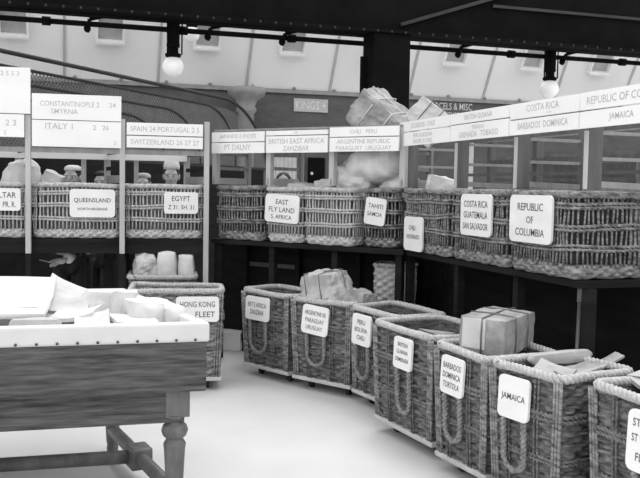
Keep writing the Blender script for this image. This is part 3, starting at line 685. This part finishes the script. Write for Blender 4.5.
# tied parcel on the barbados hamper, papers in the jamaica and last hampers
pq = parcel('parcel', 'brown paper parcel tied with string, resting across the barbados hamper', 'parcel', (1.04, 4.88, .742), (.42, .27, .205), 'kraft', (R(2), R(-2), math.atan2(.8, .6)), .03, .010, 20, .05, 0, 'stringd')
mb = MB(); mb.box(-.20, -.02, .03, -.219, .12, .20); mb.build('address_label', M['paper'], pq)
hp = 'letters and papers lying in the hampers'
def letter(name, label, cat, loc, size, rot, m='paper', group=hp, fold=True):
    sx, sy, sz = size; mb = MB(); n = 6; vs = []
    for k in (0, 1):
        for j in range(n + 1):
            for i in range(n + 1):
                u, v = i / n - .5, j / n - .5
                vs.append((u * sx, v * sy, k * sz + .10 * sx * (u * u * 2) + .006 * noise.noise((u * 5 + loc[0] * 9, v * 5, loc[1] * 7))))
    q = (n + 1); fs = []
    for j in range(n):
        for i in range(n):
            a = j * q + i; fs.append((a, a + 1, a + q + 1, a + q)); fs.append((a + q * q, a + q + q * q, a + q + 1 + q * q, a + 1 + q * q))
    for i in range(n):
        fs += [(i, i + q * q, i + 1 + q * q, i + 1), (n * q + i, n * q + i + 1, n * q + i + 1 + q * q, n * q + i + q * q),
               (i * q, (i + 1) * q, (i + 1) * q + q * q, i * q + q * q), (i * q + n, i * q + n + q * q, (i + 1) * q + n + q * q, (i + 1) * q + n)]
    mb.add(vs, fs); o = mb.build(name, M[m]); o.location = loc; o.rotation_euler = rot; tag(o, label, cat, group)
    if fold:
        f = MB(); z = sz + .004
        f.add([(-sx / 2 * .98, sy / 2 * .98, z + .052 * sx), (sx / 2 * .98, sy / 2 * .98, z + .052 * sx), (.0, -.02 * sy, z + .004)] + [(-sx / 2 * .98, sy / 2 * .98, z + .052 * sx + .003), (sx / 2 * .98, sy / 2 * .98, z + .052 * sx + .003), (.0, -.02 * sy, z + .007)], [(0, 1, 2), (5, 4, 3), (0, 3, 4, 1), (1, 4, 5, 2), (2, 5, 3, 0)])
        f.build('flap', M[m], o)
    return o
letter('envelope', 'pale envelope on edge against the near rim of the jamaica hamper', 'envelope', (1.21, 4.32, .71), (.22, .13, .012), (R(38), R(6), -.9), 'paper2', hp, False)
letter('envelope', 'white folded letter lying flat in the jamaica hamper', 'envelope', (1.33, 4.36, .715), (.24, .12, .02), (R(6), R(-6), .25), 'kraft', hp, False)
letter('envelope', 'grey envelope tilted up at the back rim of the jamaica hamper', 'envelope', (1.47, 4.42, .735), (.30, .07, .012), (R(8), R(-16), .35), 'kraft', hp, False)
parcel('newspaper_roll', 'pale rolled newspaper lying behind the letters in the jamaica hamper', 'roll', (1.31, 4.55, .73), (.34, .06, .06), 'paper2', (0, R(-4), .2), .05, .006, 21, .3, 0, None, hp)
letter('envelope', 'dull envelope in the nearest hamper at the right edge', 'envelope', (1.72, 3.98, .73), (.26, .18, .02), (R(14), R(-6), .2), 'kraft')
letter('envelope', 'creased grey paper at the far rim of the nearest hamper', 'envelope', (1.62, 4.06, .735), (.22, .15, .02), (R(20), R(-10), .5), 'paper2')
letter('envelope', 'thin letter showing above the rim of the hamper left of the barbados one', 'envelope', (.80, 5.50, .67), (.28, .16, .02), (R(10), R(8), .3), 'kraft')
# filling that carries them
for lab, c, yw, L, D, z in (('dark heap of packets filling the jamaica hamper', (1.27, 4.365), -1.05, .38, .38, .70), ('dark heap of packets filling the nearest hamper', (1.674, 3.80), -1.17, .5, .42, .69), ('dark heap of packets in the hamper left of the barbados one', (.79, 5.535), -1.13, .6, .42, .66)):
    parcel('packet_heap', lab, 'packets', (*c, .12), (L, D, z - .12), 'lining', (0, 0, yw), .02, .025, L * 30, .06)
# thin stick under the right shelf
t = thing('broom_stick', 'thin pale stick leaning against the boards under the right shelf', 'stick', (1.62, 5.30, 0))
mb = MB(); mb.tube([(0, 0, 0), (.03, .05, 1.02)], .012, 8); mb.build('shaft', M['wood'], t)
mb = MB(); mb.tube([(.028, .048, .96), (.0305, .052, 1.05)], .016, 8); mb.build('tip', M['woodl'], t)

# ------------------------------------------------------------------ sorting table
FT = Vector((-.534, 4.039)); tl = Vector((-.965, -.261)); tk = Vector((-.48, .878))
ink_ = Vector((.261 * -1, .965))
def TT(a, b): return FT + tl * a + tk * b
LT, DT = 2.3, 1.46
tb = thing('sorting_table', 'dark wooden sorting table with a white rimmed tray top and turned legs', 'table', (*TT(1.15, .7), 0))
def quad(mb, a0, b0, a1, b1, z0, z1):
    ps = [TT(a0, b0), TT(a1, b0), TT(a1, b1), TT(a0, b1)]
    mb.add([(p.x, p.y, z) for z in (z0, z1) for p in ps], [(0, 1, 2, 3), (7, 6, 5, 4), (0, 4, 5, 1), (1, 5, 6, 2), (2, 6, 7, 3), (3, 7, 4, 0)])
for nm, q in (('front_board', (0, 0, LT, .04)), ('end_board', (0, .04, .04, DT - .04)), ('back_board', (0, DT - .04, LT, DT)), ('end_board', (LT - .04, .04, LT, DT - .04))):
    mb = MB(); quad(mb, *q, .665, .905); bevel(mb.build(nm, M['table'], tb, True), .004)
for nm, q in (('front_apron', (.08, .07, LT - .08, .10)), ('end_apron', (.08, .10, .11, DT - .10)), ('back_apron', (.08, DT - .10, LT - .08, DT - .07))):
    mb = MB(); quad(mb, *q, .50, .668); bevel(mb.build(nm, M['table'], tb, True), .003)
mb = MB(); quad(mb, .04, .04, LT - .04, DT - .04, .895, .93); mb.build('tray_bottom', M['rimw'], tb, True)
mb = MB()
for q in ((-.012, -.012, LT, .045), (-.012, .045, .045, DT - .045), (-.012, DT - .045, LT, DT), (LT - .045, .045, LT, DT - .045)): quad(mb, *q, .905, 1.0)
bevel(mb.build('tray_rim', M['rimw'], tb, True), .014, 3)
mb = MB()
for k in range(24):
    p = TT(.06 + k * .09, -.016); mb.ball((p.x, p.y, .918), .007, n=5)
for k in range(10):
    p = TT(-.016, .12 + k * .14); mb.ball((p.x, p.y, .918), .007, n=5)
mb.build('nail_row', M['nail'], tb, True)
prof = [(.028, 0), (.034, .012), (.036, .03), (.032, .05), (.037, .07), (.052, .36), (.056, .385), (.046, .402), (.039, .412), (.057, .426), (.066, .452), (.058, .478), (.040, .492), (.037, .504), (.056, .522), (.058, .53)]
legs = {'fr': (.112, .115), 'br': (.10, 1.31), 'fl': (LT - .135, .115), 'bl': (LT - .12, 1.31)}
for k, (a, b) in legs.items():
    p = TT(a, b); mb = MB(); mb.lathe(prof, (p.x, p.y, 0), 22)
    quad(mb, a - .058, b - .048, a + .058, b + .075, .525, .90)
    bevel(mb.build('leg', M['tleg'], tb, True), .004)
p, q = TT(*legs['fr']), TT(*legs['br']); mb = MB(); mb.tube([(p.x, p.y, .14), (q.x, q.y, .14)], .038, 14); mb.build('end_stretcher', M['tleg'], tb, True)
p2, q2 = TT(*legs['fl']), TT(*legs['bl']); mb = MB(); mb.tube([(p2.x, p2.y, .14), (q2.x, q2.y, .14)], .038, 14); mb.build('end_stretcher', M['tleg'], tb, True)
c, c2 = p.lerp(q, .52), p2.lerp(q2, .52); mb = MB(); mb.tube([(c.x, c.y, .14), (c2.x, c2.y, .14)], .038, 14); mb.build('long_stretcher', M['tleg'], tb, True)
d = (q - p).normalized(); mb = MB(); mb.bar((*(c - d * .075), .14), (*(c + d * .075), .14), .12, .12); bevel(mb.build('joint_block', M['tleg'], tb, True), .012)

tg = 'letters and packets lying in the table tray'
parcel('packet', 'large flat white packet lying at the left on top of the tray heap', 'packet', (-1.83, 4.36, 1.045), (.86, .70, .032), 'paper', (R(9), R(1), .22), .02, .006, 51, .02, 0, None, tg)
parcel('packet', 'thick packet under the large flat one at the left of the tray', 'packet', (-1.80, 4.42, .932), (.70, .6, .10), 'paper2', (0, 0, .2), .03, .01, 52, .05, 0, None, tg)
letter('envelope', 'white envelope propped up behind the large flat packet corner', 'envelope', (-1.44, 4.82, 1.02), (.24, .20, .015), (R(30), R(26), .3), 'paper', tg, False)
letter('envelope', 'grey edged envelope just right of the large flat packet', 'envelope', (-1.34, 4.42, 1.0), (.26, .18, .02), (R(16), R(4), .2), 'paper2', tg, False)
parcel('packet', 'peaked white wrapped packet in the middle of the tray', 'packet', (-1.19, 4.52, .932), (.24, .22, .15), 'paper', (0, R(4), .5), .02, .015, 54, .05, .55, None, tg)
letter('envelope', 'small white letter standing folded at the front rim of the tray', 'envelope', (-1.10, 4.12, .96), (.17, .15, .02), (R(26), R(-14), .15), 'paper', tg, False)
parcel('packet', 'upright leaning white packet right of the peaked one', 'packet', (-1.05, 4.42, .932), (.10, .16, .15), 'paper', (R(-14), R(10), .3), .02, .006, 56, .04, 0, None, tg)
parcel('packet', 'rounded white packet toward the right end of the tray', 'packet', (-.93, 4.38, .932), (.17, .30, .12), 'paper', (R(-4), R(6), .5), .08, .012, 57, .2, 0, None, tg)
parcel('packet', 'rolled white packet lying along the right end rim of the tray', 'packet', (-.83, 4.48, .932), (.11, .44, .10), 'paper', (0, 0, .5), .05, .01, 58, .35, 0, None, tg)
parcel('packet', 'long pale packet at the back of the tray', 'packet', (-1.24, 4.98, .932), (.34, .14, .09), 'paper', (0, 0, .25), .03, .01, 59, .06, 0, None, tg)
parcel('newspaper_roll', 'rolled newspaper against the front rim of the tray', 'roll', (-1.36, 4.05, .932), (.22, .07, .07), 'paper2', (0, 0, .2), .05, .006, 60, .3, 0, None, tg)
letter('envelope', 'white envelope lying flat between the roll and the folded letter', 'envelope', (-1.22, 4.25, .98), (.24, .16, .02), (R(8), R(-10), -.1), 'paper', tg, False)
letter('envelope', 'plain letter in front of the rounded packet', 'envelope', (-.93, 4.20, .965), (.22, .15, .02), (R(10), R(4), .6), 'paper', tg, False)
# ------------------------------------------------------------------ people
def skin_mesh(verts, edges, sub=2):
    me = bpy.data.meshes.new('s'); me.from_pydata([v[:3] for v in verts], edges, []); o = bpy.data.objects.new('s', me); C.objects.link(o)
    sk = o.modifiers.new('skin', 'SKIN')
    for i, v in enumerate(verts):
        d = me.skin_vertices[0].data[i]; r = v[3]; d.radius = r if isinstance(r, tuple) else (r, r); d.use_root = (i == 0)
    o.modifiers.new('sub', 'SUBSURF').levels = sub
    dg = bpy.context.evaluated_depsgraph_get(); ev = o.evaluated_get(dg).to_mesh()
    vs = [tuple(v.co) for v in ev.vertices]; fs = [tuple(p.vertices) for p in ev.polygons]
    o.evaluated_get(dg).to_mesh_clear(); bpy.data.objects.remove(o); bpy.data.meshes.remove(me)
    return vs, fs
def limb(verts, edges, pts, start=None):
    prev = start
    for p in pts:
        verts.append(p)
        if prev is not None: edges.append((prev, len(verts) - 1))
        prev = len(verts) - 1
    return prev
def hand(mb, w, fwd, side, up, s=1.0, curl=.5):
    """a palm with four unequal bent fingers and a thumb from wrist w"""
    w, f, sd, u = Vector(w), Vector(fwd).normalized(), Vector(side).normalized(), Vector(up).normalized()
    V_, E_ = [], []
    V_.append((*w, .024 * s)); a = w + f * .04 * s; V_.append((*a, (.020 * s, .034 * s))); b = w + f * .08 * s; V_.append((*b, (.016 * s, .036 * s))); E_ += [(0, 1), (1, 2)]
    vs, fs = skin_mesh(V_, E_); mb.add(vs, fs, True)
    for k, ln in enumerate((.066, .076, .070, .054)):
        base = b + sd * (.027 - .018 * k) * s - f * .012 * s; P = [base]; ang = .12
        for q, g in enumerate((.46, .32, .24)):
            ang += curl * (.55 + .25 * q); P.append(P[-1] + (f * math.cos(ang) - u * math.sin(ang)) * ln * g * s * 1.15)
        vs, fs = skin_mesh([(*p, (.0095, .009, .008, .0065)[i] * s) for i, p in enumerate(P)], [(0, 1), (1, 2), (2, 3)]); mb.add(vs, fs, True)
    base = w + f * .03 * s + sd * .026 * s; P = [base, base + (f * .6 + sd * .8 - u * .1) * .03 * s, base + (f * .9 + sd * .95 - u * .35) * .052 * s, base + (f * 1.3 + sd * .9 - u * .6) * .068 * s]
    vs, fs = skin_mesh([(*p, (.013, .0115, .010, .008)[i] * s) for i, p in enumerate(P)], [(0, 1), (1, 2), (2, 3)]); mb.add(vs, fs, True)

def person(label, loc, yaw, H, cap=None, reach=None, shirt='coat', nod=0.0):
    """a standing man facing local -y; H is the height to the crown"""
    t = thing('person', label, 'person', loc, yaw, 'sorters standing behind the shelves'); k = H / 1.75
    mb = MB(); V_ = [(0, 0, .93 * k, (.15 * k, .11 * k))]; E_ = []
    ch = limb(V_, E_, [(0, 0, 1.08 * k, (.135 * k, .10 * k)), (0, .0, 1.26 * k, (.16 * k, .11 * k)), (0, .01, 1.40 * k, (.12 * k, .085 * k)), (0, 0, 1.48 * k, .055 * k), (0, -.012 * k, 1.58 * k, .058 * k)], 0)
    arms = []
    for sx in (-1, 1):
        limb(V_, E_, [(sx * .095 * k, 0, .86 * k, .085 * k), (sx * .10 * k, -.01, .50 * k, .060 * k), (sx * .105 * k, .015, .10 * k, .040 * k), (sx * .11 * k, -.03, .045 * k, .040 * k), (sx * .12 * k, -.15 * k, .035 * k, .032 * k)], 0)
        if reach and sx == 1:
            A = [(sx * .17 * k, 0, 1.40 * k, .062 * k), (sx * .22 * k, -.08, 1.08 * k, .046 * k), (reach[0], reach[1], reach[2], .026 * k)]
        else:
            A = [(sx * .17 * k, 0, 1.40 * k, .062 * k), (sx * .25 * k, .10, 1.12 * k, .046 * k), (sx * .09 * k, .19, .97 * k, .026 * k)]
        limb(V_, E_, A, 3); arms.append(A)
    vs, fs = skin_mesh(V_, E_); mb.add(vs, fs, True)
    # head: crown at H, half height .115
    hz = H - .115 * k; hd = MB(); hy = -.02 * k
    hd.ball((0, hy + .012, hz + .015 * k), .074 * k, .094 * k, .100 * k, 14)
    hd.ball((0, hy - .026 * k, hz - .045 * k), .056 * k, .062 * k, .072 * k, 12)
    hd.ball((0, hy - .092 * k, hz - .018 * k), .013 * k, .022 * k, .026 * k, 8)
    hd.ball((0, hy - .098 * k, hz - .036 * k), .018 * k, .014 * k, .012 * k, 8)
    for sx in (-1, 1):
        hd.ball((sx * .034 * k, hy - .072 * k, hz + .022 * k), .028 * k, .018 * k, .011 * k, 8)
        hd.ball((sx * .038 * k, hy - .064 * k, hz - .030 * k), .022 * k, .018 * k, .024 * k, 8)
        hd.ball((sx * .076 * k, hy + .012, hz - .004 * k), .010 * k, .022 * k, .034 * k, 8)
    hd.ball((0, hy - .076 * k, hz - .062 * k), .024 * k, .012 * k, .006 * k, 8); hd.ball((0, hy - .074 * k, hz - .073 * k), .021 * k, .012 * k, .006 * k, 8)
    hd.ball((0, hy - .066 * k, hz - .100 * k), .024 * k, .018 * k, .016 * k, 8)
    mb.add(hd.v, hd.f, True)
    for i, A in enumerate(arms):
        e, w = Vector(A[1][:3]), Vector(A[2][:3]); f = (w - e).normalized(); sx = -1 if i == 0 else 1
        hand(mb, w, f if not (reach and i) else Vector((-.92, -.25, -.22)), Vector((-sx, 0, 0)) if not (reach and i) else Vector((-.15, -.8, .45)), Vector((0, 1, .3)) if not (reach and i) else Vector((.1, .5, .85)), k, .35)
    body = mb.build('body', M['skin'], t)
    rm = body.modifiers.new('remesh', 'REMESH'); rm.mode = 'VOXEL'; rm.voxel_size = .0075; rm.use_smooth_shade = True
    sm = body.modifiers.new('smooth', 'SMOOTH'); sm.iterations = 1; sm.factor = .4
    # clothes
    V2 = [(0, 0, .90 * k, (.175 * k, .135 * k))]; E2 = []
    limb(V2, E2, [(0, 0, 1.08 * k, (.16 * k, .125 * k)), (0, 0, 1.26 * k, (.185 * k, .135 * k)), (0, .01, 1.40 * k, (.145 * k, .105 * k)), (0, .0, 1.455 * k, .075 * k)], 0)
    for A in arms:
        a, b, c = A; c2 = Vector(b[:3]).lerp(Vector(c[:3]), .90); limb(V2, E2, [(*a[:3], .082 * k), (*b[:3], .064 * k), (*c2, .042 * k)], 3)
    mb = MB(); vs, fs = skin_mesh(V2, E2); mb.add(vs, fs, True); mb.build('jacket', M[shirt], t)
    V3 = [(0, 0, .90 * k, (.165 * k, .125 * k))]; E3 = []
    for sx in (-1, 1): limb(V3, E3, [(sx * .10 * k, 0, .82 * k, .105 * k), (sx * .105 * k, -.01, .50 * k, .08 * k), (sx * .105 * k, .01, .10 * k, .066 * k)], 0)
    mb = MB(); vs, fs = skin_mesh(V3, E3); mb.add(vs, fs, True); mb.build('trousers', M['coat'], t)
    for sx in (-1, 1):
        mb = MB(); vs, fs = skin_mesh([(sx * .106 * k, .03, .10 * k, .055 * k), (sx * .108 * k, .02, .05 * k, .05 * k), (sx * .118 * k, -.10 * k, .044 * k, .046 * k), (sx * .122 * k, -.19 * k, .034 * k, .036 * k)], [(0, 1), (1, 2), (2, 3)])
        vs = [(x, y, max(z, .0)) for x, y, z in vs]; mb.add(vs, fs, True); mb.build('boot', M['black'], t)
    if reach:
        e, w = Vector(arms[1][1][:3]), Vector(arms[1][2][:3]); mb = MB(); mb.tube([e.lerp(w, .82), e.lerp(w, .98)], [.044 * k, .046 * k], 14); mb.build('shirt_cuff', M['cloth'], t)
    mb = MB(); mb.lathe([(.062 * k, 1.44 * k), (.066 * k, 1.47 * k), (.064 * k, 1.50 * k)], (0, -.006, 0), 18); mb.build('collar', M['cloth'], t)
    for sx in (-1, 1):
        mb = MB(); mb.ball((sx * .032 * k, hy - .076 * k, hz + .004 * k), .014 * k, .011 * k, .009 * k, 8); e = mb.build('eye', M['eyew'], t)
        mb = MB(); mb.ball((sx * .032 * k, hy - .085 * k, hz + .004 * k), .006 * k, .004 * k, .006 * k, 6); mb.build('pupil', M['eyed'], e)
    # hair: a shell over the crown and back
    mb = MB(); mb.ball((0, hy + .022 * k, hz + .025 * k), .080 * k, .096 * k, .098 * k, 14)
    keep = [i for i, f in enumerate(mb.f) if not (sum(mb.v[j][1] for j in f) / len(f) < hy - .045 * k and sum(mb.v[j][2] for j in f) / len(f) < hz + .068 * k) and sum(mb.v[j][2] for j in f) / len(f) > hz - .055 * k]
    mb.f = [mb.f[i] for i in keep]; mb.sm = [True] * len(mb.f); mb.build('hair', M['hair'], t)
    if cap:
        kind, cm = cap; mb = MB()
        if kind == 'flat':
            mb.lathe([(.086 * k, 0), (.092 * k, .02 * k), (.105 * k, .05 * k), (.098 * k, .066 * k), (.05 * k, .076 * k), (.002, .078 * k)], (0, hy + .018, hz + .078 * k), 20)
            mb.add([(math.cos(a) * .085 * k * r_, hy + .005 + math.sin(a) * (.088 + .05 * (r_ > 1)) * k * 1.0, hz + (.080 - .012 * (r_ > 1) + dz) * k) for dz in (0, .006) for r_ in (.95, 1.05) for a in [math.pi + math.pi * i / 10 for i in range(11)]],
                   [(o_ + i, o_ + i + 1, o_ + 12 + i, o_ + 11 + i) for o_ in (0, 22) for i in range(10)], True)
        elif kind == 'skull':
            mb.lathe([(.089 * k, 0), (.090 * k, .016 * k), (.080 * k, .038 * k), (.05 * k, .052 * k), (.002, .056 * k)], (0, hy + .018, hz + .066 * k), 20)
        else:
            mb.lathe([(.088 * k, 0), (.090 * k, .03 * k), (.080 * k, .07 * k), (.045 * k, .12 * k), (.012 * k, .15 * k), (.002, .152 * k)], (0, hy + .018, hz + .066 * k), 20)
        mb.v = [(x * .90, y, z) for x, y, z in mb.v]; mb.build('cap', M[cm], t)
    return t
person('man in a pale cap behind the queensland basket, reaching a hand under the shelf', (-2.48, 8.52, 0), -.05, 1.83, ('skull', 'sack'), (.13, -.54, .935), 'coat')
person('man in a dark jacket further right behind the queensland basket', (-2.40, 9.35, 0), -.05, 1.79, ('skull', 'hair'))
person('capped man peering low over the egypt basket, left one of two', (-2.0, 9.6, 0), .1, 1.78, ('skull', 'kraft'))
person('man in a tall white cap behind the egypt basket', (-1.58, 9.0, 0), .1, 1.87, ('dome', 'cloth'))
person('dark haired man in white behind the short east basket', (-.385, 8.75, 0), 0, 1.80, None, None, 'cloth')
t = thing('pencil', 'pencil held in the hand reaching under the queensland basket', 'pencil', (-2.47, 7.93, .90))
mb = MB(); mb.tube([(.0, 0, .0), (-.15, -.01, .035)], .006, 6); mb.build('shaft', M['wood'], t)
mb = MB(); mb.tube([(-.15, -.01, .035), (-.175, -.012, .041)], [.006, .001], 6); mb.build('tip', M['black'], t)

# ------------------------------------------------------------------ light
w = bpy.data.worlds.new('World'); bpy.context.scene.world = w; w.use_nodes = True
nt = w.node_tree; bg = nt.nodes['Background']; tc = nt.nodes.new('ShaderNodeTexCoord'); sx = nt.nodes.new('ShaderNodeSeparateXYZ'); cr = nt.nodes.new('ShaderNodeValToRGB')
nt.links.new(tc.outputs['Generated'], sx.inputs[0]); nt.links.new(sx.outputs['Z'], cr.inputs['Fac']); nt.links.new(cr.outputs['Color'], bg.inputs['Color'])
e = cr.color_ramp.elements; e[0].position = 0.0; e[0].color = (.46, .46, .46, 1); e[1].position = .75; e[1].color = (1, 1, 1, 1)
bg.inputs['Strength'].default_value = 1.95
sun = bpy.data.lights.new('daylight', 'SUN'); sun.energy = 1.4; sun.angle = R(24); so = bpy.data.objects.new('daylight', sun); C.objects.link(so)
so.rotation_euler = Vector((-.05, -.40, -1)).to_track_quat('-Z', 'Y').to_euler()

# ------------------------------------------------------------------ camera
cd = bpy.data.cameras.new('Camera'); cam = bpy.data.objects.new('Camera', cd); C.objects.link(cam)
cd.sensor_width = 36; cd.lens = 36 * 850 / 640; cd.clip_start = .05; cd.clip_end = 200
pitch = math.atan(51 / 850)
cam.matrix_world = Matrix.Translation((0, 0, 1.65)) @ Matrix.Rotation(math.pi / 2 - pitch, 4, 'X') @ Matrix.Rotation(R(1.0), 4, 'Z')
sc = bpy.context.scene; sc.camera = cam
sc.view_settings.view_transform = 'Standard'; sc.view_settings.look = 'None'; sc.view_settings.gamma = 1; sc.view_settings.exposure = 0.0
sc.view_settings.use_curve_mapping = False
